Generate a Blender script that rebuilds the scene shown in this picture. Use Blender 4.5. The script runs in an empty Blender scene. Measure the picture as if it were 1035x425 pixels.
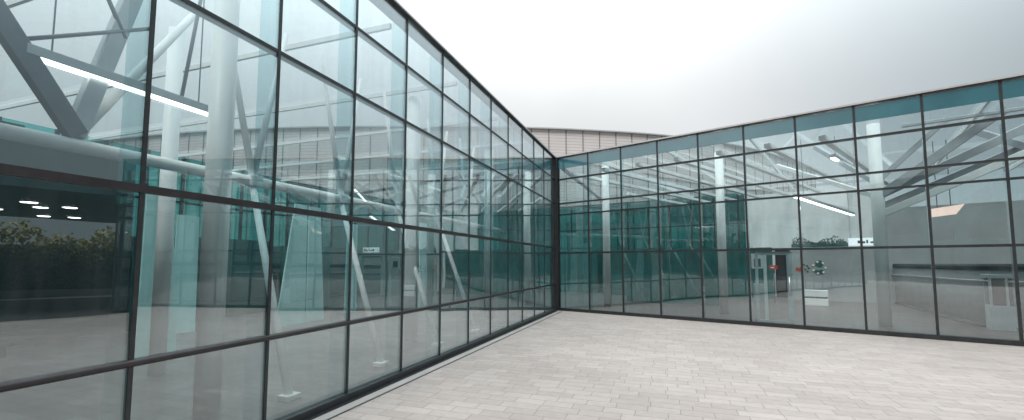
import bpy, bmesh, math, random
from mathutils import Vector, Matrix
random.seed(7)
S = bpy.context.scene
COL = S.collection
R = math.radians

# ---------------------------------------------------------------- camera
cam = bpy.data.cameras.new("camera")
cam.sensor_fit = 'HORIZONTAL'
cam.sensor_width = 36.0
cam.lens = 36.0 * 440.0 / 1035.0
cam.shift_y = 21.5 / 1035.0
cam.clip_start = 0.05
cam.clip_end = 3000
co = bpy.data.objects.new("camera", cam)
COL.objects.link(co)
co.location = (0, 0, 1.7)
co.rotation_euler = (R(90 + 4.263), 0, 0)
S.camera = co

# ---------------------------------------------------------------- sky and sun (overcast)
SUN_EL, SUN_AZ = 52.0, 196.0          # azimuth clockwise from +Y
W = bpy.data.worlds.new("World")
S.world = W
W.use_nodes = True
nt = W.node_tree
N, Lk = nt.nodes, nt.links
bg = N["Background"]
bg.inputs[1].default_value = 0.1
sky = N.new("ShaderNodeTexSky")
sky.sky_type = 'NISHITA'
sky.sun_disc = False
sky.sun_elevation = R(SUN_EL)
sky.sun_rotation = R(SUN_AZ)
sky.dust_density = 4
tc = N.new("ShaderNodeTexCoord")
def wmath(op, a, b=None, c=None):
    n = N.new("ShaderNodeMath"); n.operation = op
    for i, v in enumerate((a, b, c)):
        if v is None: continue
        if isinstance(v, (int, float)): n.inputs[i].default_value = v
        else: Lk.new(v, n.inputs[i])
    return n.outputs[0]
sep = N.new("ShaderNodeSeparateXYZ"); Lk.new(tc.outputs["Generated"], sep.inputs[0])
def wdot(v):
    n = N.new("ShaderNodeVectorMath"); n.operation = 'DOT_PRODUCT'
    Lk.new(tc.outputs["Generated"], n.inputs[0]); n.inputs[1].default_value = Vector(v).normalized()
    return n.outputs["Value"]
def wmap(v, a, b, c, d):
    n = N.new("ShaderNodeMapRange"); n.interpolation_type = 'SMOOTHSTEP'
    Lk.new(v, n.inputs[0])
    for i, q in enumerate((a, b, c, d)): n.inputs[i + 1].default_value = q
    return n.outputs[0]
noi = N.new("ShaderNodeTexNoise"); noi.inputs["Scale"].default_value = 2.8
noi.inputs["Detail"].default_value = 4; noi.inputs["Roughness"].default_value = 0.45
Lk.new(tc.outputs["Generated"], noi.inputs["Vector"])
zen = wmap(sep.outputs[2], 0.24, 0.85, 0.0, 1.0)
darkrear = wmap(wdot((-0.24, -0.88, 0.40)), 0.82, 0.985, 0.0, 1.0)
darkbank = wmap(wdot((0.90, -0.08, 0.42)), 0.36, 0.97, 0.0, 1.0)
lum = wmath('ADD', 7.35, wmath('MULTIPLY', zen, 15.0))
lum = wmath('SUBTRACT', lum, wmath('MULTIPLY', darkbank, 4.5))
lum = wmath('SUBTRACT', lum, wmath('MULTIPLY', darkrear, 7.2))
lum = wmath('MAXIMUM', lum, 0.9)
lum = wmath('MULTIPLY', lum, wmath('ADD', 0.88, wmath('MULTIPLY', noi.outputs[0], 0.24)))
tint = N.new("ShaderNodeMix"); tint.data_type = 'RGBA'
Lk.new(darkbank, tint.inputs[0])
tint.inputs[6].default_value = (0.985, 1.0, 1.0, 1); tint.inputs[7].default_value = (0.84, 1.0, 1.06, 1)
vm = N.new("ShaderNodeVectorMath"); vm.operation = 'SCALE'
Lk.new(tint.outputs[2], vm.inputs[0]); Lk.new(lum, vm.inputs[3])
mx = N.new("ShaderNodeMix"); mx.data_type = 'RGBA'
mx.inputs[0].default_value = 0.9
Lk.new(sky.outputs[0], mx.inputs[6]); Lk.new(vm.outputs[0], mx.inputs[7])
Lk.new(mx.outputs[2], bg.inputs[0])

sl = bpy.data.lights.new("sun", 'SUN')
sl.energy = 1.35; sl.angle = R(18); sl.color = (1.0, 0.96, 0.91)
so = bpy.data.objects.new("sun", sl); COL.objects.link(so)
sd = Vector((math.sin(R(SUN_AZ)) * math.cos(R(SUN_EL)), math.cos(R(SUN_AZ)) * math.cos(R(SUN_EL)), math.sin(R(SUN_EL))))
so.rotation_euler = sd.to_track_quat('Z', 'Y').to_euler()
so.location = (0, -5, 30)

S.view_settings.view_transform = 'Standard'
S.view_settings.look = 'None'
S.view_settings.exposure = 0.22
S.view_settings.gamma = 1.0
S.view_settings.use_curve_mapping = False
S.render.engine = 'CYCLES'
cy = S.cycles
cy.max_bounces = 12; cy.glossy_bounces = 7; cy.diffuse_bounces = 3
cy.transparent_max_bounces = 40; cy.transmission_bounces = 4
cy.use_denoising = True
cy.caustics_reflective = False
cy.sample_clamp_indirect = 6

# ---------------------------------------------------------------- material helpers
class Mat:
    def __init__(s, name):
        s.m = bpy.data.materials.new(name); s.m.use_nodes = True
        s.nt = s.m.node_tree; s.N = s.nt.nodes; s.L = s.nt.links
        s.b = s.N["Principled BSDF"]; s.out = s.N["Material Output"]
        s._tc = None
    def n(s, t, **k):
        x = s.N.new(t)
        for a, v in k.items(): setattr(x, a, v)
        return x
    def obj(s):
        if not s._tc: s._tc = s.n("ShaderNodeTexCoord")
        return s._tc.outputs["Object"]
    def noise(s, scale, detail=3, rough=0.5, vec=None):
        x = s.n("ShaderNodeTexNoise"); x.inputs["Scale"].default_value = scale
        x.inputs["Detail"].default_value = detail; x.inputs["Roughness"].default_value = rough
        s.L.new(vec or s.obj(), x.inputs["Vector"]); return x.outputs[0]
    def mapr(s, v, a, b, c, d):
        x = s.n("ShaderNodeMapRange"); s.L.new(v, x.inputs[0])
        for i, q in enumerate((a, b, c, d)): x.inputs[i + 1].default_value = q
        return x.outputs[0]
    def mix(s, f, a, b, mode='MIX'):
        x = s.n("ShaderNodeMix", data_type='RGBA', blend_type=mode)
        for i, v in ((0, f), (6, a), (7, b)):
            if isinstance(v, (int, float)): x.inputs[i].default_value = v
            elif isinstance(v, tuple): x.inputs[i].default_value = (*v, 1)
            else: s.L.new(v, x.inputs[i])
        return x.outputs[2]
    def bump(s, h, strength, dist=0.01):
        x = s.n("ShaderNodeBump"); x.inputs["Strength"].default_value = strength
        x.inputs["Distance"].default_value = dist
        s.L.new(h, x.inputs["Height"]); s.L.new(x.outputs[0], s.b.inputs["Normal"])

def paint(name, c, rough=0.5, metal=0.0, var=0.12, scale=3.0, bump=0.0):
    m = Mat(name)
    f = m.mapr(m.noise(scale, 4, 0.6), 0.3, 0.7, 0.0, 1.0)
    lo = tuple(q * (1 - var) for q in c); hi = tuple(min(1, q * (1 + var)) for q in c)
    m.L.new(m.mix(f, lo, hi), m.b.inputs["Base Color"])
    m.L.new(m.mapr(m.noise(scale * 6, 3), 0.3, 0.7, rough * 0.85, min(1, rough * 1.15)), m.b.inputs["Roughness"])
    m.b.inputs["Metallic"].default_value = metal
    if bump: m.bump(m.noise(scale * 25, 3), bump)
    return m.m

def emit(name, c, s):
    m = Mat(name)
    m.b.inputs["Base Color"].default_value = (*c, 1)
    m.b.inputs["Emission Color"].default_value = (*c, 1)
    m.b.inputs["Emission Strength"].default_value = s
    return m.m

def glass(name, tint, f0, power=5.0):
    """architectural glazing: tinted see-through pane with Schlick reflection on both faces"""
    m = Mat(name)
    g = m.n("ShaderNodeNewGeometry")
    d = m.n("ShaderNodeVectorMath", operation='DOT_PRODUCT')
    m.L.new(g.outputs["Incoming"], d.inputs[0]); m.L.new(g.outputs["Normal"], d.inputs[1])
    def mt(op, a, b=None):
        x = m.n("ShaderNodeMath", operation=op)
        for i, v in enumerate((a, b)):
            if v is None: continue
            if isinstance(v, (int, float)): x.inputs[i].default_value = v
            else: m.L.new(v, x.inputs[i])
        return x.outputs[0]
    c = mt('ABSOLUTE', d.outputs["Value"])
    p = mt('POWER', mt('SUBTRACT', 1.0, c), power)
    f = mt('ADD', f0, mt('MULTIPLY', p, 1 - f0))
    tr = m.n("ShaderNodeBsdfTransparent"); tr.inputs[0].default_value = (*tint, 1)
    gl = m.n("ShaderNodeBsdfGlossy"); gl.inputs[0].default_value = (0.95, 0.985, 1.0, 1)
    gl.inputs["Roughness"].default_value = 0.0
    # rolled-in waviness of toughened glass
    nz = m.noise(0.9, 1, 0.4, g.outputs["Position"])
    bp = m.n("ShaderNodeBump"); bp.inputs["Strength"].default_value = 0.30; bp.inputs["Distance"].default_value = 0.01
    m.L.new(nz, bp.inputs["Height"]); m.L.new(bp.outputs[0], gl.inputs["Normal"])
    ms = m.n("ShaderNodeMixShader")
    m.L.new(f, ms.inputs[0]); m.L.new(tr.outputs[0], ms.inputs[1]); m.L.new(gl.outputs[0], ms.inputs[2])
    # a thin film of dust, heavier in streaks
    df = m.n("ShaderNodeBsdfDiffuse"); df.inputs[0].default_value = (0.45, 0.44, 0.42, 1)
    mp = m.n("ShaderNodeMapping"); mp.inputs["Scale"].default_value = (5.0, 5.0, 0.7)
    m.L.new(g.outputs["Position"], mp.inputs["Vector"])
    du = m.mapr(m.noise(1.0, 5, 0.65, mp.outputs[0]), 0.42, 0.8, 0.0, 0.05)
    md = m.n("ShaderNodeMixShader")
    m.L.new(du, md.inputs[0]); m.L.new(ms.outputs[0], md.inputs[1]); m.L.new(df.outputs[0], md.inputs[2])
    m.L.new(md.outputs[0], m.out.inputs[0])
    m.N.remove(m.b)
    return m.m

M = {}
M['glass'] = glass("facade_glass", (0.885, 0.95, 0.957), 0.14, 2.0)
M['glass_right'] = glass("facade_glass_right", (0.865, 0.94, 0.95), 0.125, 2.0)
M['fin_glass'] = glass('fin_glass', (0.80, 0.90, 0.915), 0.05)
M['rear_glass'] = glass("rear_glass", (0.34, 0.71, 0.695), 0.05)
M['rear_dark'] = glass('rear_glass_deep', (0.20, 0.46, 0.455), 0.05)
M['roof_glass'] = glass("roof_film", (0.97, 0.985, 0.99), 0.02, 6.5)
M['dark'] = paint("dark_anodised", (0.034, 0.037, 0.040), 0.38, 0.3, 0.25, 6)
M['brown'] = paint("bronze_anodised", (0.045, 0.040, 0.042), 0.36, 0.4, 0.2, 6)
M['fin'] = paint("grey_fin", (0.42, 0.48, 0.51), 0.45, 0.1, 0.08, 2)
M['fin_r'] = paint("grey_fin_right", (0.30, 0.36, 0.38), 0.45, 0.1, 0.08, 2)
M['alu'] = paint("aluminium_cap", (0.52, 0.52, 0.52), 0.38, 0.6, 0.1, 5)
M['white'] = paint("white_paint", (0.85, 0.86, 0.85), 0.45, 0, 0.05, 2)
M['plaster'] = paint("white_plaster", (0.74, 0.76, 0.75), 0.7, 0, 0.06, 1.5, 0.05)
M['steel_m'] = paint("mid_steel", (0.36, 0.39, 0.41), 0.42, 0.1, 0.12, 3)
M['steel'] = paint("grey_steel", (0.10, 0.118, 0.132), 0.42, 0.2, 0.15, 3)
M['steel_l'] = paint("pale_steel", (0.42, 0.46, 0.48), 0.45, 0.1, 0.1, 3)
M['spandrel'] = paint("teal_spandrel", (0.008, 0.36, 0.46), 0.3, 0, 0.1, 2)
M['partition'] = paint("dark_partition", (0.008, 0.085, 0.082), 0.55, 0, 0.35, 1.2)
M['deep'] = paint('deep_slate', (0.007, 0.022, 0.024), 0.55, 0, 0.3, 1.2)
M['wallgrey'] = paint("grey_render", (0.33, 0.345, 0.345), 0.75, 0, 0.08, 0.8, 0.08)
M['frost'] = paint('frosted_teal_glass', (0.42, 0.68, 0.655), 0.3, 0, 0.08, 0.9)
M['wallpale'] = paint('pale_render', (0.80, 0.81, 0.81), 0.75, 0, 0.06, 0.8, 0.05)
M['curvegrey'] = paint("grey_curved_render", (0.19, 0.205, 0.21), 0.7, 0, 0.1, 0.8, 0.08)
M['soffit'] = paint("slate_soffit", (0.028, 0.072, 0.082), 0.6, 0, 0.15, 0.6)
M['asphalt'] = paint("asphalt", (0.05, 0.052, 0.054), 0.85, 0, 0.3, 2.0, 0.4)
M['concrete'] = paint("pale_concrete", (0.36, 0.355, 0.345), 0.8, 0, 0.12, 1.3, 0.15)
M['strip'] = emit("lit_tube", (1.0, 0.97, 0.92), 4.0)
M['lamp'] = emit("lit_lamp", (1.0, 0.98, 0.93), 9.0)
M['warm'] = emit("warm_lit", (1.0, 0.70, 0.60), 0.6)
M['red'] = paint("red_sign", (0.55, 0.05, 0.03), 0.4)
M['green'] = paint("green_mark", (0.02, 0.10, 0.07), 0.5)
M['black'] = paint("black_mark", (0.012, 0.012, 0.014), 0.5)

def m_frit():
    """blue-green enamelled strip fused to the glass: low sheen over colour"""
    m = Mat("enamelled_strip")
    m.L.new(m.mix(m.mapr(m.noise(1.2, 3), 0.3, 0.7, 0, 1), (0.018, 0.12, 0.155), (0.028, 0.165, 0.205)), m.b.inputs["Base Color"])
    m.b.inputs["Roughness"].default_value = 0.12
    m.b.inputs["IOR"].default_value = 2.6
    return m.m
M['frit'] = m_frit()
def m_pavers():
    m = Mat("stone_pavers")
    br = m.n("ShaderNodeTexBrick")
    br.offset = 0.37; br.offset_frequency = 2; br.squash = 1.32; br.squash_frequency = 3
    m.L.new(m.obj(), br.inputs["Vector"])
    br.inputs["Scale"].default_value = 1.0
    br.inputs["Brick Width"].default_value = 0.36
    br.inputs["Row Height"].default_value = 0.19
    br.inputs["Mortar Size"].default_value = 0.005
    br.inputs["Mortar Smooth"].default_value = 0.3
    br.inputs["Bias"].default_value = 0.0
    br.inputs["Color1"].default_value = (0.36, 0.323, 0.302, 1)
    br.inputs["Color2"].default_value = (0.425, 0.386, 0.365, 1)
    br.inputs["Mortar"].default_value = (0.235, 0.21, 0.197, 1)
    big = m.mapr(m.noise(0.35, 4, 0.6), 0.3, 0.72, 0.86, 1.08)
    fine = m.mapr(m.noise(9, 5, 0.65), 0.25, 0.75, 0.90, 1.08)
    c = m.mix(1.0, br.outputs[0], big, 'MULTIPLY'); c = m.mix(1.0, c, fine, 'MULTIPLY')
    st = m.mapr(m.noise(1.7, 5, 0.7), 0.55, 0.72, 0.0, 0.32)
    sp = m.mapr(m.noise(14, 2, 0.5), 0.70, 0.76, 0.0, 0.35)
    c = m.mix(sp, c, (0.20, 0.17, 0.15))
    c = m.mix(st, c, (0.30, 0.27, 0.25))
    m.L.new(c, m.b.inputs["Base Color"])
    m.L.new(m.mapr(m.noise(3, 3), 0.3, 0.7, 0.55, 0.8), m.b.inputs["Roughness"])
    h = m.mix(0.25, br.outputs[1], m.noise(40, 4), 'SUBTRACT')
    iv = m.n("ShaderNodeMath", operation='SUBTRACT'); iv.inputs[0].default_value = 1.0
    m.L.new(br.outputs[1], iv.inputs[1])
    ad = m.n("ShaderNodeMath", operation='MULTIPLY_ADD'); m.L.new(m.noise(30, 4), ad.inputs[0]); ad.inputs[1].default_value = 0.3
    m.L.new(iv.outputs[0], ad.inputs[2])
    m.bump(ad.outputs[0], 0.35, 0.006)
    return m.m
M['pavers'] = m_pavers()

def m_tiles(name, c1, c2, w, h, rough):
    m = Mat(name)
    br = m.n("ShaderNodeTexBrick"); br.offset = 0.5
    m.L.new(m.obj(), br.inputs["Vector"])
    br.inputs["Scale"].default_value = 1.0
    br.inputs["Brick Width"].default_value = w; br.inputs["Row Height"].default_value = h
    br.inputs["Mortar Size"].default_value = 0.004
    br.inputs["Color1"].default_value = (*c1, 1); br.inputs["Color2"].default_value = (*c2, 1)
    br.inputs["Mortar"].default_value = (c1[0] * .5, c1[1] * .5, c1[2] * .5, 1)
    c = m.mix(1.0, br.outputs[0], m.mapr(m.noise(1.5, 4), 0.3, 0.7, 0.85, 1.1), 'MULTIPLY')
    m.L.new(c, m.b.inputs["Base Color"])
    m.b.inputs["Roughness"].default_value = rough
    return m.m
M['floor_l'] = m_tiles("grey_floor_tiles", (0.055, 0.06, 0.06), (0.08, 0.085, 0.084), 0.9, 0.3, 0.35)
M['floor_r'] = m_tiles("warm_floor_tiles", (0.085, 0.066, 0.06), (0.115, 0.092, 0.084), 1.2, 0.3, 0.35)

def m_cladding():
    m = Mat("ribbed_cladding")
    sp = m.n("ShaderNodeSeparateXYZ"); m.L.new(m.obj(), sp.inputs[0])
    mu = m.n("ShaderNodeMath", operation='MULTIPLY'); m.L.new(sp.outputs[2], mu.inputs[0]); mu.inputs[1].default_value = 1 / 0.34
    fr = m.n("ShaderNodeMath", operation='FRACT'); m.L.new(mu.outputs[0], fr.inputs[0])
    gap = m.mapr(fr.outputs[0], 0.78, 0.86, 0.0, 1.0)
    a = m.mix(m.mapr(m.noise(0.25, 4), 0.3, 0.7, 0, 1), (0.64, 0.605, 0.595), (0.71, 0.675, 0.665))
    c = m.mix(gap, a, (0.47, 0.44, 0.43))
    m.L.new(c, m.b.inputs["Base Color"]); m.b.inputs["Roughness"].default_value = 0.6
    m.bump(fr.outputs[0], 0.6, 0.05)
    return m.m
M['cladding'] = m_cladding()

def m_leaf(name, lo, hi, tip=None, z0=2.2, z1=3.4):
    m = Mat(name)
    c = m.mix(m.mapr(m.noise(1.6, 3), 0.35, 0.65, 0, 1), lo, hi)
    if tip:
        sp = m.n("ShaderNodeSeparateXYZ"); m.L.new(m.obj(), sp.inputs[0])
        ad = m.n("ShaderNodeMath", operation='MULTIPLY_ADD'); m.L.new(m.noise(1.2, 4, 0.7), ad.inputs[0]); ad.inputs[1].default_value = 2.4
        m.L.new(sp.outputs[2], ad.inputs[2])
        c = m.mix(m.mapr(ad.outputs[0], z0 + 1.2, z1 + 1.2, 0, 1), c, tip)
    m.L.new(c, m.b.inputs["Base Color"]); m.b.inputs["Roughness"].default_value = 0.6
    return m.m
M['hedge'] = m_leaf("hedge_leaves", (0.018, 0.030, 0.012), (0.04, 0.055, 0.02), (0.34, 0.30, 0.06), 1.7, 3.0)  # tips: yellow flowers, with light from behind put into the colour
M['leaf'] = m_leaf("tree_leaves", (0.03, 0.055, 0.025), (0.07, 0.10, 0.045))
M['bark'] = paint("bark", (0.10, 0.08, 0.06), 0.9, 0, 0.3, 8, 0.5)

# ---------------------------------------------------------------- mesh helpers
class MB:
    def __init__(s): s.v = []; s.f = []
    def quadbox(s, p):           # 8 points: bottom 4 (ccw from above), top 4
        k = len(s.v); s.v += [tuple(q) for q in p]
        for f in ((3, 2, 1, 0), (4, 5, 6, 7), (0, 1, 5, 4), (1, 2, 6, 5), (2, 3, 7, 6), (3, 0, 4, 7)):
            s.f.append(tuple(k + i for i in f))
        return s
    def box(s, x0, x1, y0, y1, z0, z1):
        return s.quadbox([(x0, y0, z0), (x1, y0, z0), (x1, y1, z0), (x0, y1, z0), (x0, y0, z1), (x1, y0, z1), (x1, y1, z1), (x0, y1, z1)])
    def bar(s, a, b, w, h=None, up=(0, 0, 1)):      # rectangular bar
        a, b = Vector(a), Vector(b); h = h or w
        d = (b - a).normalized(); u = Vector(up)
        if abs(d.dot(u)) > 0.98: u = Vector((1, 0, 0))
        sx = d.cross(u).normalized() * (w / 2); sz = sx.cross(d).normalized() * (h / 2)
        k = len(s.v)
        for p in (a, b):
            s.v += [tuple(p - sx - sz), tuple(p + sx - sz), tuple(p + sx + sz), tuple(p - sx + sz)]
        for f in ((3, 2, 1, 0), (4, 5, 6, 7), (0, 1, 5, 4), (1, 2, 6, 5), (2, 3, 7, 6), (3, 0, 4, 7)):
            s.f.append(tuple(k + i for i in f))
        return s
    def tube(s, a, b, r0, r1=None, n=16):
        a, b = Vector(a), Vector(b); r1 = r0 if r1 is None else r1
        d = (b - a).normalized(); u = Vector((0, 0, 1)) if abs(d.z) < 0.95 else Vector((1, 0, 0))
        sx = d.cross(u).normalized(); sy = d.cross(sx)
        k = len(s.v)
        for p, r in ((a, r0), (b, r1)):
            for i in range(n):
                t = 2 * math.pi * i / n
                s.v.append(tuple(p + sx * (r * math.cos(t)) + sy * (r * math.sin(t))))
        for i in range(n):
            j = (i + 1) % n; s.f.append((k + i, k + j, k + n + j, k + n + i))
        s.f.append(tuple(k + i for i in range(n - 1, -1, -1))); s.f.append(tuple(k + n + i for i in range(n)))
        return s
    def lathe(s, prof, n=28, c=(0, 0, 0)):
        k = len(s.v)
        for r, z in prof:
            for i in range(n):
                t = 2 * math.pi * i / n; s.v.append((c[0] + r * math.cos(t), c[1] + r * math.sin(t), c[2] + z))
        for q in range(len(prof) - 1):
            for i in range(n):
                j = (i + 1) % n
                s.f.append((k + q * n + i, k + q * n + j, k + (q + 1) * n + j, k + (q + 1) * n + i))
        s.f.append(tuple(k + i for i in range(n - 1, -1, -1)))
        e = k + (len(prof) - 1) * n; s.f.append(tuple(e + i for i in range(n)))
        return s
    def prism(s, poly, z0, z1):
        k = len(s.v); n = len(poly)
        s.v += [(x, y, z0) for x, y in poly] + [(x, y, z1) for x, y in poly]
        s.f.append(tuple(k + i for i in range(n - 1, -1, -1))); s.f.append(tuple(k + n + i for i in range(n)))
        for i in range(n):
            j = (i + 1) % n; s.f.append((k + i, k + j, k + n + j, k + n + i))
        return s
    def build(s, name, mat, parent=None, smooth=False, bevel=0.0):
        me = bpy.data.meshes.new(name); me.from_pydata(s.v, [], s.f)
        bm = bmesh.new(); bm.from_mesh(me); bmesh.ops.recalc_face_normals(bm, faces=bm.faces); bm.to_mesh(me); bm.free()
        me.materials.append(mat)
        if smooth:
            me.polygons.foreach_set("use_smooth", [len(p.vertices) == 4 for p in me.polygons])
        o = bpy.data.objects.new(name, me); COL.objects.link(o)
        if parent: o.parent = parent
        if bevel:
            b = o.modifiers.new("bevel", 'BEVEL'); b.width = bevel; b.segments = 2; b.limit_method = 'ANGLE'
        return o

def tag(o, label=None, cat=None, group=None, kind=None):
    if label: o["label"] = label
    if cat: o["category"] = cat
    if group: o["group"] = group
    if kind: o["kind"] = kind
    return o
def empty(name, loc, rz=0.0, label=None, cat=None, group=None):
    o = bpy.data.objects.new(name, None); COL.objects.link(o)
    o.location = loc; o.rotation_euler = (0, 0, rz); o.empty_display_size = 0.2
    return tag(o, label, cat, group)
def part_copy(src, parent, loc=None, rot=None):
    o = src.copy(); COL.objects.link(o); o.parent = parent
    if loc is not None: o.location = loc
    if rot is not None: o.rotation_euler = rot
    for ch in src.children:
        c = ch.copy(); COL.objects.link(c); c.parent = o
    return o
def place(o, loc, rz=0.0):
    o.location = loc; o.rotation_euler = (0, 0, rz); return o

# ---------------------------------------------------------------- frames of the two facades
C = Vector((1.624, 16.233, 0.0))                     # inner corner of the courtyard
DL = Vector((-0.33048, -0.94381, 0)); DR = Vector((0.78628, -0.61787, 0))
RZL = math.atan2(DL.y, DL.x); RZR = math.atan2(DR.y, DR.x)
H = 5.65
def LW(t, d, z=0.0):      # left wing: t along the wall from the corner, d into the building
    n = Vector((-DL.y, DL.x, 0)); return C + DL * t - n * d + Vector((0, 0, z))
def RW(t, d, z=0.0):
    n = Vector((-DR.y, DR.x, 0)); return C + DR * t + n * d + Vector((0, 0, z))

# ---------------------------------------------------------------- ground
tag(MB().box(-900, 900, -900, 900, -0.6, -0.012).build("ground", M['asphalt']), kind="structure")
pv = MB().box(-30, 30, -34, 30, -0.010, -0.004).build("pavement", M['pavers'])
place(pv, C, RZL + math.pi / 2); tag(pv, kind="structure")
rd = MB().box(0, 14, -30, 11, -0.002, 0.0).build("road", M['asphalt'])
place(rd, (13.5, 0, 0.002), R(-4)); tag(rd, kind="structure")

# ---------------------------------------------------------------- left glass hall
LH = empty("glass_hall", C, RZL, "long glazed hall with thick bronze transom and low rail, its tall panes mirroring the courtyard", "building")
RH = empty("glass_hall", C, RZR, "glazed hall across the paving, teal strip under its roof edge and entrance door", "building")

def glaze(hall, mat, cols, rows, thick, tilt):
    """panes of one facade; each hung a hair out of true"""
    cache = {}
    for i in range(len(cols) - 1):
        for j in range(len(rows) - 1):
            w = cols[i + 1] - cols[i]; h = rows[j + 1] - rows[j]
            key = (round(w, 3), round(h, 3))
            if key not in cache:
                o = MB().box(-w / 2, w / 2, -thick / 2, thick / 2, -h / 2, h / 2).build("pane", mat, hall)
                cache[key] = o
            else:
                o = part_copy(cache[key], hall)
            o.location = ((cols[i] + cols[i + 1]) / 2, 0, (rows[j] + rows[j + 1]) / 2)
            o.rotation_euler = (R(random.gauss(0, tilt)), 0, R(random.gauss(0, tilt)))

lrows = [0.07, 0.95, 2.28, 3.95, 4.86, H - 0.02]
lcols = [0.14] + [0.45 + 1.2 * k for k in range(13)]
glaze(LH, M['glass'], lcols, lrows, 0.014, 0.16)
# the run of the same facade behind the photographer
b = MB()
for k in range(12):
    for j in range(5):
        x0 = 14.85 + 1.2 * k
        b.box(x0, x0 + 1.2, -0.007, 0.007, lrows[j], lrows[j + 1])
tag(b.build("pane", M['glass'], LH), kind="stuff")

def mullion(hall, x, sgn, capm, finm, capw, capd, find, finw, z1):
    o = MB().box(-capw / 2, capw / 2, -sgn * capd if sgn > 0 else 0.009, -0.009 if sgn > 0 else capd, 0.0, z1).build("mullion", capm, hall)
    f = (0.009, find) if sgn > 0 else (-find, -0.009)
    MB().box(-finw / 2, finw / 2, f[0], f[1], 0.02, z1 - 0.03).build("fin", finm, o)
    o.location = (x, 0, 0); return o
first = mullion(LH, lcols[1], -1, M['dark'], M['fin_glass'], 0.032, 0.024, 0.26, 0.03, H - 0.002)
for x in lcols[2:] + [14.85 + 1.2 * k for k in range(1, 13)]:
    part_copy(first, LH, (x, 0, 0))
XL = 29.3
def transom(hall, name, z, sgn, capm, finm, th, capd, find, x0, x1):
    y = (-capd, -0.011) if sgn > 0 else (0.011, capd)
    o = MB().box(x0, x1, y[0], y[1], z - th / 2, z + th / 2).build(name, capm, hall)
    if find:
        f = (0.011, find) if sgn > 0 else (-find, -0.011)
        MB().box(x0, x1, f[0], f[1], z - th * 0.4, z + th * 0.4).build("fin", finm, o)
    return o
transom(LH, "transom", 3.95, -1, M['dark'], M['fin'], 0.032, 0.022, 0.10, 0.14, XL)
transom(LH, "transom", 4.86, -1, M['dark'], M['fin'], 0.032, 0.022, 0.10, 0.14, XL)
transom(LH, "transom", 2.28, -1, M['brown'], M['brown'], 0.062, 0.030, 0.055, 0.14, XL)
transom(LH, "base_rail", 0.04, -1, M['dark'], M['dark'], 0.08, 0.07, 0.2, 0.14, XL)
MB().tube((0.14, 0.012, 0.95), (XL, 0.012, 0.95), 0.030, n=20).build("guard_rail", M['brown'], LH, smooth=True)
MB().box(-0.05, XL, -0.27, 0.06, H, H + 0.02).build("coping", M['dark'], LH)
MB().box(-0.05, XL, -0.28, 0.075, H + 0.02, H + 0.05).build("coping_cap", M['alu'], LH)
# shared corner post
MB().box(-0.14, 0.14, -0.12, 0.13, 0.0, H + 0.03).build("corner_post", M['dark'], LH)
MB().box(-0.05, 0.05, 0.13, 0.17, 0.0, H + 0.02).build("corner_post_cap", M['brown'], LH)

# shell of the left hall : floor, glazed roof, rear glazing
DEP = 13.0
MB().box(0, XL, -DEP, -0.02, -0.003, 0.004).build("floor", M['floor_l'], LH)
def sheet(pts, z, parent):
    m_ = MB(); m_.v = [(x, y, z) for x, y in pts]; m_.f = [tuple(range(len(pts)))]
    return m_.build("roof_membrane", M['roof_glass'], parent)
sheet([(0, -0.29), (0, -DEP), (14.8, -DEP), (14.8, -0.29)], H - 0.02, LH)
MB().box(14.8, XL, -DEP - 0.1, -0.29, H - 0.12, H - 0.005).build("reflection_dark_slab", M['soffit'], LH)  # opaque slab added out of view, darkens the hall in reflections
b = MB()
for k in range(6):
    b.box(0.45 + 2.4 * k - 0.025, 0.45 + 2.4 * k + 0.025, -DEP, -0.3, H - 0.12, H - 0.035)
b.build("roof_frame", M['white'], LH)
b = MB()
for k in range(25):
    b.box(1.2 * k - 0.035, 1.2 * k + 0.035, -DEP - 0.06, -DEP + 0.06, 0, H)
for z in (0.05, 2.3, 3.95):
    b.box(0, XL, -DEP - 0.05, -DEP + 0.05, z - 0.04, z + 0.04)
b.build("rear_frame", M['dark'], LH)
for k in range(6):
    MB().box(4.8 * k, 4.8 * k + 4.8, -DEP - 0.005, -DEP + 0.005, 0.05, H).build("rear_pane", M['rear_glass'], LH)
# dark rooms standing free inside
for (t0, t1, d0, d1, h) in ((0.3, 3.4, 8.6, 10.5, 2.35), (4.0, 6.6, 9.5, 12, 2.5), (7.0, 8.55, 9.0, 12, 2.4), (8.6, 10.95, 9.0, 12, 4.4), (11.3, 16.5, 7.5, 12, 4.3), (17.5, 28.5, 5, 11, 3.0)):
    MB().box(t0, t1, -d1, -d0, 0.006, h).build("dark_room", M['partition' if h < 4 else 'deep'], LH)
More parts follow.
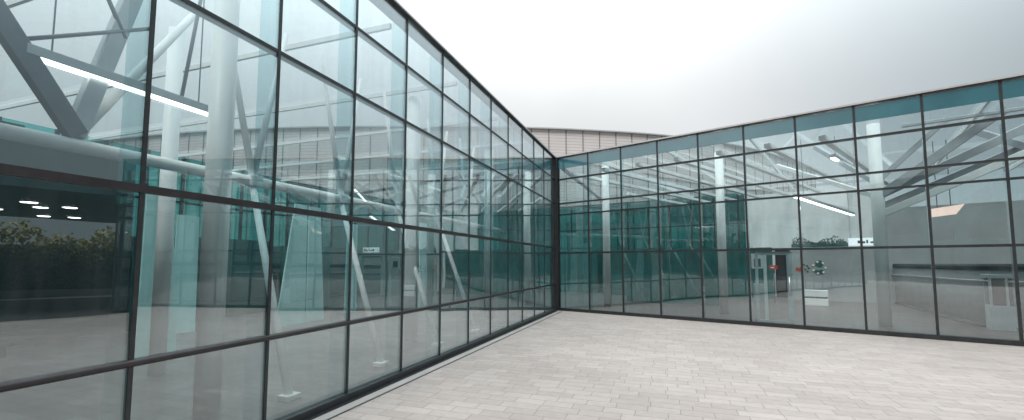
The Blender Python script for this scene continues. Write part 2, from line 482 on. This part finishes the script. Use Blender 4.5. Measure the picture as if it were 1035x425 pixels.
# wedge that joins both halls behind the corner
nL = -Vector((-DL.y, DL.x, 0)); nR = Vector((-DR.y, DR.x, 0))
P = [C, C + nR * DEP, C + (nL + nR).normalized() * 19, C + nL * DEP]
pl = [(p.x, p.y) for p in P]
MB().prism(pl, -0.003, 0.004).build("floor", M['floor_l'], LH).matrix_parent_inverse = (Matrix.Translation(C) @ Matrix.Rotation(RZL, 4, 'Z')).inverted()
def world_child(o):
    o.matrix_parent_inverse = (Matrix.Translation(C) @ Matrix.Rotation(RZL, 4, 'Z')).inverted(); return o
world_child(sheet(pl, H - 0.02, LH))
b = MB()
for a_, e_ in ((P[1], P[2]), (P[2], P[3])):
    L_ = (e_ - a_).length; n = int(L_ / 1.25)
    for k in range(n + 1):
        p = a_.lerp(e_, k / n); b.bar(p, p + Vector((0, 0, H)), 0.07, 0.10)
    for z in (0.05, 2.3, 3.95, H - 0.05):
        b.bar(a_ + Vector((0, 0, z)), e_ + Vector((0, 0, z)), 0.10, 0.08)
    q = MB(); dd = (e_ - a_).normalized() * 0.02
    q.bar(a_ + dd + Vector((0, 0, H / 2)), e_ - dd + Vector((0, 0, H / 2)), 0.01, H - 0.2)
    world_child(q.build("rear_pane", M['rear_dark'], LH))
for k in range(1, 4):
    b.bar(C + Vector((0, 0, H - .12)), P[1].lerp(P[2], k / 4) + Vector((0, 0, H - .12)), 0.06, 0.14)
    b.bar(C + Vector((0, 0, H - .12)), P[2].lerp(P[3], k / 4) + Vector((0, 0, H - .12)), 0.06, 0.14)
world_child(b.build("rear_frame", M['dark'], LH))
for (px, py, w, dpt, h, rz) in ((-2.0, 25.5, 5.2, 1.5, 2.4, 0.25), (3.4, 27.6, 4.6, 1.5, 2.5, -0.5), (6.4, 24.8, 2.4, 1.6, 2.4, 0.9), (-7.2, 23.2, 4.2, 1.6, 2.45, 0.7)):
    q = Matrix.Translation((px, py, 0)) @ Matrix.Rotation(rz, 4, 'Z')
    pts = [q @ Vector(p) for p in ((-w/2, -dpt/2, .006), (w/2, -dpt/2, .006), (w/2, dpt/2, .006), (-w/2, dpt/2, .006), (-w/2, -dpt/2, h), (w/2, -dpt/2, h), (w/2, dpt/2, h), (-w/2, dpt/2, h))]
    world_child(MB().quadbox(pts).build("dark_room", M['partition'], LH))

# columns and steel tree inside the left hall (local y is minus depth)
def lp(t, d, z): return (t, -d, z)
for (t, d, r) in ((12.15, 1.2, 0.135), (7.4, 1.5, 0.15), (2.65, 1.6, 0.15), (16.9, 1.4, 0.14)):
    MB().tube(lp(t, d, 0.004), lp(t, d, H - 0.17), r, n=28).build("column", M['white'], LH, smooth=True)
MB().tube(lp(14.6, 2, 2.94), lp(0.6, 2, 2.94), 0.075, n=20).build("chord", M['white'], LH, smooth=True)
MB().bar(lp(13.12, 2, 3.05), lp(14.75, 2, 5.52), 0.12, 0.18).build("strut", M['steel'], LH, bevel=0.01)
MB().bar(lp(13.12, 2.05, 3.05), lp(12.52, 2.05, 5.52), 0.12, 0.17).build("strut", M['steel_l'], LH, bevel=0.01)
for t in (11.03, 9.13, 7.23, 5.33, 3.43):
    o = MB().tube(lp(t, 2, 2.98), lp(t + 0.62, 2.0, H - 0.12), 0.05, 0.035, n=16).build("strut", M['white'], LH, smooth=True)
    MB().tube(lp(t, 2, 2.98), lp(t - 0.55, 2.05, H - 0.12), 0.05, 0.035, n=16).build("strut", M['white'], LH, smooth=True)
    MB().box(t - 0.10, t + 0.10, -2.095, -1.905, 2.86, 3.02).build("node_plate", M['white'], o, bevel=0.01)
MB().tube(lp(13.12, 2.2, 2.95), lp(11.5, 2.6, H - 0.12), 0.06, 0.045, n=16).build("strut", M['white'], LH, smooth=True)
for a_, e_ in (((13.81, 2, 3.75), (14.1, 2, 5.5)), ((13.7, 2, 3.8), (12.5, 2, 4.55)), ((13.3, 2, 5.4), (12.75, 2, 4.3)), ((12.1, 2, 3.85), (11.9, 2, 5.5))):
    MB().tube(lp(*a_), lp(*e_), 0.022, n=10).build("tie_rod", M['steel'], LH, smooth=True)
# raking props with foot plates
for (t, d, dt) in ((11.5, 0.66, -0.47), (9.6, 0.67, -0.47), (7.7, 0.66, -0.47), (5.8, 0.66, -0.47)):
    o = MB().tube(lp(t, d, 0.05), lp(t + dt, 2.0, 2.9), 0.055, 0.045, n=18).build("prop", M['white'], LH, smooth=True)
    MB().box(t - 0.12, t + 0.10, -d - 0.09, -d + 0.09, 0.004, 0.07).build("foot_plate", M['white'], o, bevel=0.008)
# flared plaster trunks
MB().tube(lp(11.2, 3.6, 0.006), lp(11.2, 3.6, H - 0.13), 0.11, n=28).build("column", M['white'], LH, smooth=True)
# frosted glass screens standing in the hall, some leaning like sails
for (t, d, w0, w1, lean, h) in ((10.35, 5.0, 0.34, 0.22, 0.10, 3.0), (6.35, 6.0, 0.50, 0.22, -0.22, 3.4), (5.35, 6.1, 0.34, 0.22, 0.16, 3.4), (3.2, 6.6, 0.3, 0.25, 0.0, 3.1), (1.7, 4.6, 0.26, 0.22, 0.05, 3.2), (8.3, 7.4, 0.3, 0.26, 0.0, 2.9)):
    MB().quadbox([(t - w0, -d - .02, .006), (t + w0, -d - .02, .006), (t + w0, -d + .02, .006), (t - w0, -d + .02, .006),
                  (t + lean - w1, -d - .02, h), (t + lean + w1, -d - .02, h), (t + lean + w1, -d + .02, h), (t + lean - w1, -d + .02, h)]).build("frosted_screen", M['frost'], LH)

# ---------------------------------------------------------------- right glass hall
XR = 16.4
rrows = [0.09, 2.09, 3.51, 3.93, 4.84, H - 0.02]
rcols = [0.15] + [1.40 + 1.25 * k for k in range(13)]
glaze(RH, M['glass_right'], rcols, rrows, 0.014, 0.16)
first = mullion(RH, rcols[1], 1, M['dark'], M['fin_glass'], 0.05, 0.034, 0.20, 0.03, H - 0.002)
for x in rcols[2:]:
    part_copy(first, RH, (x, 0, 0))
for z, th in ((2.09, 0.06), (3.51, 0.042), (3.93, 0.042), (4.84, 0.042)):
    transom(RH, "transom", z, 1, M['dark'], M['dark'], th, 0.036, 0.12, 0.15, XR)
transom(RH, "base_rail", 0.05, 1, M['dark'], M['dark'], 0.10, 0.075, 0.15, 0.15, XR)
MB().box(0.02, XR + 0.03, -0.07, 0.27, H, H + 0.02).build("coping", M['dark'], RH)
MB().box(0.02, XR + 0.03, -0.09, 0.28, H + 0.02, H + 0.065).build("coping_cap", M['alu'], RH)
MB().box(0.16, XR, -0.024, -0.012, 5.24, H - 0.03).build("spandrel", M['frit'], RH)
# entrance door leaf
dr = MB()
x0, x1, zt = 6.55, 7.42, 2.03
dr.box(x0, x0 + 0.07, 0.035, 0.085, 0.03, zt).box(x1 - 0.12, x1, 0.035, 0.085, 0.03, zt).box(x0 + 0.072, x1 - 0.122, 0.035, 0.085, 0.03, 0.16).box(x0 + 0.072, x1 - 0.122, 0.035, 0.085, zt - 0.09, zt)
dr = dr.build("door", M['steel_l'], RH)
MB().tube((x1 - 0.06, -0.045, 0.85), (x1 - 0.06, -0.045, 1.35), 0.014, n=12).build("handle", M['alu'], dr, smooth=True)
# shell
MB().box(0, XR, 0.02, DEP, -0.003, 0.0045).build("floor", M['floor_r'], RH)
sheet([(0, 0.29), (XR, 0.29), (XR, DEP), (0, DEP)], H - 0.02, RH)
b = MB()
for k in range(7):
    b.box(1.4 + 2.5 * k - 0.03, 1.4 + 2.5 * k + 0.03, 0.3, DEP, H - 0.16, H - 0.035)
b.build("roof_frame", M['white'], RH)
b = MB()
for k in range(4):
    b.box(1.25 * k - 0.035, 1.25 * k + 0.035, DEP - 0.06, DEP + 0.06, 0, H)
for z in (0.05, 2.3, 3.95):
    b.box(0, 4.1, DEP - 0.05, DEP + 0.05, z - 0.04, z + 0.04)
b.build("rear_frame", M['dark'], RH)
MB().box(0.04, 4.1, DEP - 0.005, DEP + 0.005, 0.05, H).build("rear_pane", M['rear_dark'], RH)
MB().box(4.1, 9.6, DEP + 0.08, DEP + 0.25, 0.0, H - 0.2).build("rear_wall", M['wallpale'], RH)
MB().box(9.6, XR, DEP + 0.08, DEP + 0.25, 0.0, 4.3).build("rear_wall", M['wallgrey'], RH)
MB().box(9.6, XR, DEP - 0.005, DEP + 0.005, 4.3, H).build("rear_pane", M['roof_glass'], RH)
MB().box(XR + 0.07, XR + 0.25, 1.2, DEP + 0.25, 0.0, 3.9).build("end_wall", M['soffit'], RH)
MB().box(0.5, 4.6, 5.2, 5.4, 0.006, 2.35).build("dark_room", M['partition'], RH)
b = MB()
for k in range(11):
    b.box(XR - 0.06, XR + 0.05, 0.2 + 1.28 * k - 0.03, 0.2 + 1.28 * k + 0.03, 0, H)
for z in (0.05, 2.09, 3.51, 4.84):
    b.box(XR - 0.05, XR + 0.04, 0.1, DEP, z - 0.03, z + 0.03)
b.build("end_frame", M['dark'], RH)
MB().box(XR - 0.006, XR + 0.006, 0.1, DEP, 0.05, H - 0.04).build("end_pane", M['glass'], RH)
# ceiling baffles, raking slightly off the normal of the glass
dv = Vector((0.178, 0.984, 0))
for k in range(9):
    s = Vector((-2.2 + 1.3 * k, 0.55, 0)); e = s + dv * 11.8
    if s.x < 0.1:
        f = (0.15 - s.x) / dv.x; s = s + dv * f
        if s.y > 11: continue
    MB().bar(s + Vector((0, 0, 5.12)), Vector((e.x, min(e.y, 12.6), 5.12)), 0.16, 0.12).build("baffle", M['white'], RH, bevel=0.01)
for (t, d, r) in ((9.33, 1.95, 0.15), (5.15, 2.6, 0.14), (1.0, 2.2, 0.14), (13.6, 2.0, 0.15)):
    MB().tube((t, d, 0.004), (t, d, H - 0.04), r, n=28).build("column", M['white'], RH, smooth=True)
for a_, e_, w, m in (((9.36, 1.95, 4.0), (10.85, 2.0, 5.52), .13, 'steel_l'), ((9.40, 1.95, 3.6), (11.85, 2.0, 5.52), .20, 'steel_m'), ((9.42, 2.0, 3.62), (12.95, 3.2, 5.5), .19, 'steel_m'),
                     ((9.42, 2.05, 3.3), (13.7, 4.2, 5.45), .15, 'steel_m'), ((9.42, 1.95, 3.08), (14.4, 2.2, 5.45), .17, 'white'), ((9.28, 2.05, 4.0), (7.9, 3.4, 5.5), .12, 'steel_l'), ((9.28, 2.05, 3.6), (6.6, 5.2, 5.4), .12, 'white'),
                     ((9.9, 1.6, 5.36), (16.2, 1.6, 5.36), .08, 'steel_l'), ((13.55, 2.0, 3.6), (11.6, 4, 5.5), .16, 'steel_m'), ((13.65, 2.0, 3.6), (15.8, 3, 5.5), .16, 'steel_m')):
    MB().bar(a_, e_, w, w * 1.1).build("strut", M[m], RH, bevel=0.012)
# grey back wall with a dark passage, and the curved ramp wall
MB().box(0.3, 5.56, 10.9, 11.1, 0.006, 2.5).build("back_wall", M['partition'], RH)
MB().box(6.33, 10.3, 10.9, 11.1, 0.006, 2.45).build("back_wall", M['wallgrey'], RH)
MB().box(5.562, 6.328, 12.0, 12.1, 0.006, 2.4).build("passage_end", M['black'], RH)
pts = [(9.7, 12.6), (9.95, 11.4), (10.35, 9.2), (10.70, 7.1), (10.93, 5.5), (11.12, 4.4), (11.40, 3.4), (11.95, 2.65), (12.8, 2.3), (14.0, 2.2), (16.2, 2.2)]
def smooth_curve(p, n=8):
    out = []
    for i in range(len(p) - 1):
        a = Vector(p[max(0, i - 1)]); b_ = Vector(p[i]); c = Vector(p[i + 1]); d = Vector(p[min(len(p) - 1, i + 2)])
        for k in range(n):
            t = k / n
            out.append(0.5 * ((2 * b_) + (-a + c) * t + (2 * a - 5 * b_ + 4 * c - d) * t * t + (-a + 3 * b_ - 3 * c + d) * t ** 3))
    out.append(Vector(p[-1])); return out
def ribbon(cv, off0, off1, z0, z1):
    L_, R_ = [], []
    for i, p in enumerate(cv):
        t = (cv[min(i + 1, len(cv) - 1)] - cv[max(i - 1, 0)]).normalized(); n = Vector((-t.y, t.x))
        L_.append(p + n * off0); R_.append(p + n * off1)
    m = MB(); k = len(cv)
    for z in (z0, z1):
        m.v += [(p.x, p.y, z) for p in L_] + [(p.x, p.y, z) for p in R_]
    for i in range(k - 1):
        m.f += [(i, i + 1, 2 * k + i + 1, 2 * k + i), (k + i, 3 * k + i, 3 * k + i + 1, k + i + 1), (2 * k + i, 2 * k + i + 1, 3 * k + i + 1, 3 * k + i), (i, k + i, k + i + 1, i + 1)]
    m.f += [(0, 2 * k, 3 * k, k), (k - 1, 2 * k - 1, 4 * k - 1, 3 * k - 1)]
    return m
cv = smooth_curve(pts)
o = ribbon(cv, 0.0, 0.16, 0.006, 1.55).build("curved_wall", M['curvegrey'], RH, smooth=True)
ribbon(cv, -0.03, 0.19, 1.55, 1.70).build("wall_coping", M['dark'], o, smooth=True)
ribbon(cv, -0.09, -0.04, 1.22, 1.27).build("hand_rail", M['alu'], o, smooth=True)
ribbon(cv, -0.025, 0.0, 0.006, 0.10).build("skirting", M['dark'], o, smooth=True)

# ---------------------------------------------------------------- things inside the right hall
def rthing(name, t, d, z, label, cat, group=None):
    return empty(name, RW(t, d, z), RZR, label, cat, group)
k = rthing("info_totem", 6.46, 1.25, 0.005, "slim white information totem behind the entrance door glass", "totem")
MB().box(0.12, 0.20, -0.04, 0.04, 0, 2.0).build("post", M['white'], k, bevel=0.006)
MB().box(-0.19, 0.118, -0.05, 0.05, 1.55, 2.0).build("head", M['white'], k, bevel=0.01)
MB().box(-0.12, 0.06, -0.056, -0.051, 1.60, 1.85).build("screen", M['steel'], k)
MB().box(-0.17, 0.116, -0.02, 0.02, 0.55, 1.1).build("leaflet_rack", M['steel_l'], k, bevel=0.006)
MB().box(-0.15, 0.28, -0.14, 0.14, 0, 0.025).build("base", M['steel'], k, bevel=0.005)

k = rthing("bench", 7.42, 8.0, 0.005, "low white slab bench before the grey back wall", "bench")
MB().box(-0.42, 0.42, -0.2, 0.2, 0.36, 0.62).build("seat", M['white'], k, bevel=0.012)
MB().box(-0.40, 0.40, -0.16, 0.16, 0.29, 0.359).build("shadow_gap", M['dark'], k)
MB().box(-0.42, 0.42, -0.2, 0.2, 0.0, 0.289).build("plinth", M['white'], k, bevel=0.012)

k = rthing("hanging_sign", 5.98, 8.0, 1.46, "small red sign on a dark post before the dark passage", "sign")
MB().box(-0.15, 0.15, -0.02, 0.02, 0.0, 0.17).build("panel", M['red'], k, bevel=0.006)
MB().box(-0.10, 0.04, -0.025, -0.0205, 0.05, 0.10).build("bar", M['white'], k)
MB().box(-0.05, 0.05, -0.019, 0.019, -0.16, -0.002).build("lower_panel", M['green'], k)
MB().tube((0, 0.04, -1.455), (0, 0.04, 0.0), 0.018, n=12).build("post", M['dark'], k, smooth=True)

k = rthing("wall_emblem", 7.32, 10.885, 1.5, "round dark floral emblem mounted on the grey back wall", "emblem")
def disc(mb, x, z, r, y=0.0): mb.tube((x, y, z), (x, y - 0.012, z), r, n=20)
a1, a2, a3 = MB(), MB(), MB()
disc(a1, 0.13, 0.20, 0.155); disc(a1, 0.20, -0.17, 0.10); disc(a1, 0.02, -0.16, 0.09)
for i in range(7):
    th = i * 0.9; disc(a2, 0.12 + 0.24 * math.cos(th), 0.02 + 0.27 * math.sin(th), 0.045, -0.013)
for q in ((-0.34, 0.10), (-0.42, -0.06), (-0.33, -0.16), (-0.47, 0.16), (-0.28, 0.0)): disc(a1, q[0], q[1], 0.042)
disc(a3, -0.72, -0.05, 0.07); disc(a3, -0.60, 0.0, 0.05); disc(a3, -0.63, -0.12, 0.045)
a1.build("dark_petals", M['green'], k); a2.build("pale_petals", M['white'], k); a3.build("red_petals", M['red'], k)

k = rthing("hanging_sign", 9.02, 6.0, 2.34, "long lit white ceiling sign with grey pictograms above the transom", "sign")
MB().box(-0.42, 0.45, -0.03, 0.03, 0.0, 0.27).build("panel", emit("lit_sign", (0.9, 0.93, 0.95), 0.55), k, bevel=0.006)
b = MB()
for i, (x, w, h) in enumerate(((-0.16, .10, .10), (-0.03, .08, .07), (0.08, .05, .12), (0.19, .12, .06), (0.32, .07, .13))):
    b.box(x, x + w, -0.034, -0.0305, 0.08, 0.08 + h)
b.build("pictograms", M['steel'], k)
for x in (-0.36, 0.38):
    MB().tube((x, 0, 0.27), (x, 0, 3.13), 0.008, n=8).build("hanger", M['alu'], k)

k = rthing("gallery_shelf", 7.65, 10.4, 2.47, "dark planter trough with trailing plants along the back wall top", "planter")
MB().box(-1.25, 0.9, 0.42, 0.66, 0.0, 0.16).build("trough", M['partition'], k, bevel=0.008)
b = MB(); rr = random.Random(3)
for i in range(420):
    x = rr.uniform(-1.2, 0.85); c0 = Vector((x, 0.54 + rr.gauss(0, .07), 0.16 + abs(rr.gauss(0, .11)) * (1 + 0.8 * math.sin(x * 5))))
    u = Vector((rr.gauss(0, 1), rr.gauss(0, 1), rr.gauss(0, 1))).normalized() * .06; v = u.cross(Vector((rr.gauss(0, 1), rr.gauss(0, 1), 1))).normalized() * .03
    kk = len(b.v); b.v += [tuple(c0 - u), tuple(c0 + v), tuple(c0 + u), tuple(c0 - v)]; b.f.append((kk, kk + 1, kk + 2, kk + 3))
b.build("leaves", M['leaf'], k)

k = rthing("ticket_booth", 11.75, 3.0, 0.005, "dark glazed booth beside the curved ramp wall", "booth")
MB().box(-0.32, 0.55, -0.3, 0.3, 0, 0.62).build("base", M['steel_l'], k, bevel=0.01)
for (x, y) in ((-0.29, -0.27), (0.0, -0.27), (0.52, -0.27), (-0.29, 0.27), (0.52, 0.27)):
    MB().box(x - 0.025, x + 0.025, y - 0.025, y + 0.025, 0.62, 1.32).build("post", M['alu'], k)
MB().box(-0.26, 0.49, -0.255, 0.255, 0.622, 1.318).build("window", M['black'], k)
MB().box(-0.36, 0.6, -0.34, 0.34, 1.32, 1.42).build("roof", M['steel_l'], k, bevel=0.01)

k = rthing("peach_glow_panel", 11.05, 5.0, 3.05, "glowing peach coloured panel added for a warm glow high above the ramp wall", "screen")
MB().quadbox([(-0.34, -0.02, 0.10), (0.20, -0.02, 0.16), (0.20, 0.02, 0.16), (-0.34, 0.02, 0.10), (-0.34, -0.02, 0.36), (0.40, -0.02, 0.46), (0.40, 0.02, 0.46), (-0.34, 0.02, 0.36)]).build("glow_face", M['warm'], k)  # emissive panel added to give the warm glow seen in the glass
MB().box(-0.33, 0.19, 0.021, 0.06, 0.17, 0.35).build("housing", M['steel'], k)
for x in (-0.2, 0.1):
    MB().tube((x, 0.04, 0.34), (x, 0.04, 2.5), 0.012, n=8).build("hanger", M['steel'], k)

def strip_light(a, b, z, label, w=0.10):
    a, b = Vector(a), Vector(b); mid = (a + b) / 2; d = (b - a); L_ = d.length
    k = empty("strip_light", (mid.x, mid.y, z), math.atan2(d.y, d.x), label, "ceiling light", "linear strip lights")
    MB().box(-L_ / 2, L_ / 2, -w / 2, w / 2, -0.022, 0).build("diffuser", M['strip'], k)
    MB().box(-L_ / 2 - 0.02, L_ / 2 + 0.02, -w / 2 - 0.012, w / 2 + 0.012, 0.0, 0.10).build("housing", M['steel_l'], k, bevel=0.006)
    for x in (-L_ * .4, L_ * .4):
        MB().tube((x, 0, 0.1), (x, 0, H - 0.06 - z), 0.008, n=8).build("hanger", M['steel'], k)
strip_light(LW(13.55, 2.0), LW(11.7, 2.0), 3.74, "long bright strip light hung under grey steel beside the big dark raking strut")
strip_light(RW(7.45, 1.7), RW(8.78, 9.0), 3.70, "long lit strip light hung behind second row of right hall glass", 0.12)
strip_light(RW(8.37, 2.2), RW(9.0, 5.7), 4.86, "short lit strip light up under the roof beside the white column", 0.12)

k = empty("poster_case", LW(-1.4, 2.2, 2.9), RZL + 0.55, "pink and orange lit poster case seen beside the corner post", "poster")
MB().box(-0.26, 0.26, -0.05, 0.05, 0.3, 0.9).build("case", M['dark'], k)
MB().box(-0.24, 0.02, 0.051, 0.056, 0.32, 0.88).build("pink_panel", emit("pink_lit", (0.75, 0.42, 0.40), 0.7), k)
MB().box(0.03, 0.24, 0.051, 0.056, 0.32, 0.88).build("orange_panel", emit("orange_lit", (0.85, 0.45, 0.10), 0.8), k)
MB().tube((0, 0, -2.88), (0, 0, 0.3), 0.03, n=12).build("post", M['dark'], k)

# ---------------------------------------------------------------- drain along the left wall
k = empty("drain_channel", C, RZL, "dark slotted drain with a pale kerb strip along the foot of the left glass", "drain")
MB().box(0.3, XL, 0.075, 0.16, -0.002, 0.004).build("grate", M['black'], k)
MB().box(0.3, XL, 0.165, 0.30, -0.002, 0.006).build("kerb_strip", M['concrete'], k)
MB().box(0.3, XL, 0.305, 0.325, -0.003, 0.001).build("slot", M['dark'], k)

# ---------------------------------------------------------------- ribbed round building behind
base = smooth_curve([(-105, 84), (-76, 64.5), (-60, 56.5), (-42.5, 51), (-27, 48.4), (-13, 47.8), (-2, 48), (8, 49), (20, 51.8), (34, 58.5), (50, 71)], 10)
acc = [0.0]
for i in range(1, len(base)): acc.append(acc[-1] + (base[i] - base[i - 1]).length)
def along(s):
    for i in range(1, len(base)):
        if acc[i] >= s:
            return base[i - 1].lerp(base[i], (s - acc[i - 1]) / (acc[i] - acc[i - 1]))
    return base[-1]
npan = int(acc[-1] / 2.0); cvp = [along(acc[-1] * i / npan) for i in range(npan + 1)]
DB = empty("round_building", (8, 48.5, 0), 0, "big curved building clad in warm grey ribbed panels, rising beyond both glass halls", "building")
HB = 16.9
m = MB(); back = [p + Vector((0.15 * (p.x + 8) / 50, 1)).normalized() * 14 for p in cvp]
poly = [(p.x - 8, p.y - 48.5) for p in cvp] + [(p.x - 8, p.y - 48.5) for p in reversed(back)]
m.prism(poly, -0.01, HB).build("wall", M['cladding'], DB)
j = MB()
for i, p in enumerate(cvp):
    n = Vector((0.0, 1.0)).normalized()
    q = Vector((p.x - 8 - n.x * 0.02, p.y - 48.5 - n.y * 0.02, 0))
    j.bar(q, q + Vector((0, 0, HB)), 0.10, 0.08)
j.build("panel_joints", paint("joint", (0.17, 0.155, 0.15), 0.6), DB)
cap = [Vector((p.x - 8, p.y - 48.5)) for p in cvp]
ribbon(cap, -0.35, 0.12, HB, HB + 0.14).build("parapet", M['alu'], DB)

# ---------------------------------------------------------------- canopy, hedge and lamps across the courtyard (seen mirrored in the glass)
CN = empty("entrance_canopy", (16.2, 0, 0), 0, "dark flat canopy over the road, mirrored in the lower left pane", "canopy")
MB().prism([(-0.6, -16), (13.5, -16), (13.5, 18), (8.9, 18), (-0.6, 6.1)], 4.45, 4.95).build("slab", M['soffit'], CN)
for (x, y) in ((1, -6), (1, 2.0), (12.6, -6), (12.6, 3.2)):
    MB().tube((x, y, 0), (x, y, 4.45), 0.16, n=20).build("column", M['steel'], CN, smooth=True)
lampspots = [(21.5, 5.6), (20.6, 4.2), (27.0, 6.4), (23.5, 3.1), (25.0, 3.4), (28.6, 3.3), (27.5, 5.2), (20.2, 2.4), (22.6, 4.7)]
for (x, y) in lampspots:
    k = empty("soffit_lamp", (x, y, 4.45), 0, "round lit lamp set in the dark canopy soffit", "ceiling light", "lamps in the canopy soffit")
    MB().lathe([(0.30, -0.035), (0.32, -0.02), (0.32, -0.002)], 20).build("ring", M['steel_l'], k)
    MB().lathe([(0.26, -0.06), (0.28, -0.0355)], 20).build("diffuser", M['lamp'], k)

HG = empty("hedge", (31, 3, 0), R(-6), "tall dark hedge with yellow flowering top and painted-in back light, mirrored behind the lower left glass", "hedge")
b = MB(); rr = random.Random(11)
for i in range(16000):
    x = rr.uniform(-0.8, 0.8); y = rr.uniform(-14, 12)
    top = 3.55 + 0.35 * math.sin(y * 1.3) + 0.2 * math.sin(y * 3.7 + 1) + rr.gauss(0, 0.22)
    z = top * (1 - rr.random() ** 2.2) if rr.random() < .5 else rr.uniform(0.05, top)
    if rr.random() < .7: x = -0.8 + abs(rr.gauss(0, .18))
    u = Vector((rr.gauss(0, 1), rr.gauss(0, 1), rr.gauss(0, 1))).normalized(); v = u.cross(Vector((rr.gauss(0, 1), rr.gauss(0, 1), rr.gauss(0, 1)))).normalized()
    s = rr.uniform(.07, .15); c0 = Vector((x, y, z)); kk = len(b.v)
    b.v += [tuple(c0 - u * s), tuple(c0 + v * s * .55), tuple(c0 + u * s), tuple(c0 - v * s * .55)]; b.f.append((kk, kk + 1, kk + 2, kk + 3))
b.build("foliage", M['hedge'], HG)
MB().box(-0.35, 0.5, -14, 12, 0, 3.0).build("twig_core", M['bark'], HG)
MB().box(-1.2, -0.95, -14, 12, 0, 0.42).build("kerb_wall", M['curvegrey'], HG)

# far tree belt so that views through the halls end in green
b = MB(); rr = random.Random(5)
for i in range(9000):
    a = rr.uniform(R(150), R(260)); rad = 70 + rr.gauss(0, 4)
    h = 5 + 2.5 * math.sin(a * 17) + 1.5 * math.sin(a * 41)
    z = rr.uniform(0, h); c0 = Vector((rad * math.cos(a), rad * math.sin(a) + 5, z))
    u = Vector((rr.gauss(0, 1), rr.gauss(0, 1), rr.gauss(0, 1))).normalized(); v = u.cross(Vector((rr.gauss(0, 1), rr.gauss(0, 1), rr.gauss(0, 1)))).normalized()
    s = rr.uniform(.4, .9); kk = len(b.v)
    b.v += [tuple(c0 - u * s), tuple(c0 + v * s * .6), tuple(c0 + u * s), tuple(c0 - v * s * .6)]; b.f.append((kk, kk + 1, kk + 2, kk + 3))
tag(b.build("treeline", M['leaf']), "belt of far dark trees beyond the left hall", "trees", kind="stuff")

# ---------------------------------------------------------------- block added behind the photographer to darken the reflections in the glass
OB = empty("reflection_dark_block", (10, -42, 0), R(4), "dark slate block added behind the courtyard to darken reflections in the far right panes", "building")
MB().box(-46, 44, -14, 0, -0.01, 13).build("wall", M['soffit'], OB)
MB().box(-46.2, 44.2, -14.2, 0.2, 13, 13.4).build("parapet", M['dark'], OB)
wn = None
for i in range(18):
    for j in range(3):
        if wn is None:
            wn = MB().box(-1.7, 1.7, 0.004, 0.06, 0, 1.9).build("window", M['black'], OB)
            MB().box(-1.8, 1.8, 0.004, 0.12, -0.12, -0.004).build("sill", M['steel'], wn)
            q = wn
        else:
            q = part_copy(wn, OB)
        q.location = (-43.5 + 5 * i, 0, 1.2 + 4.0 * j)
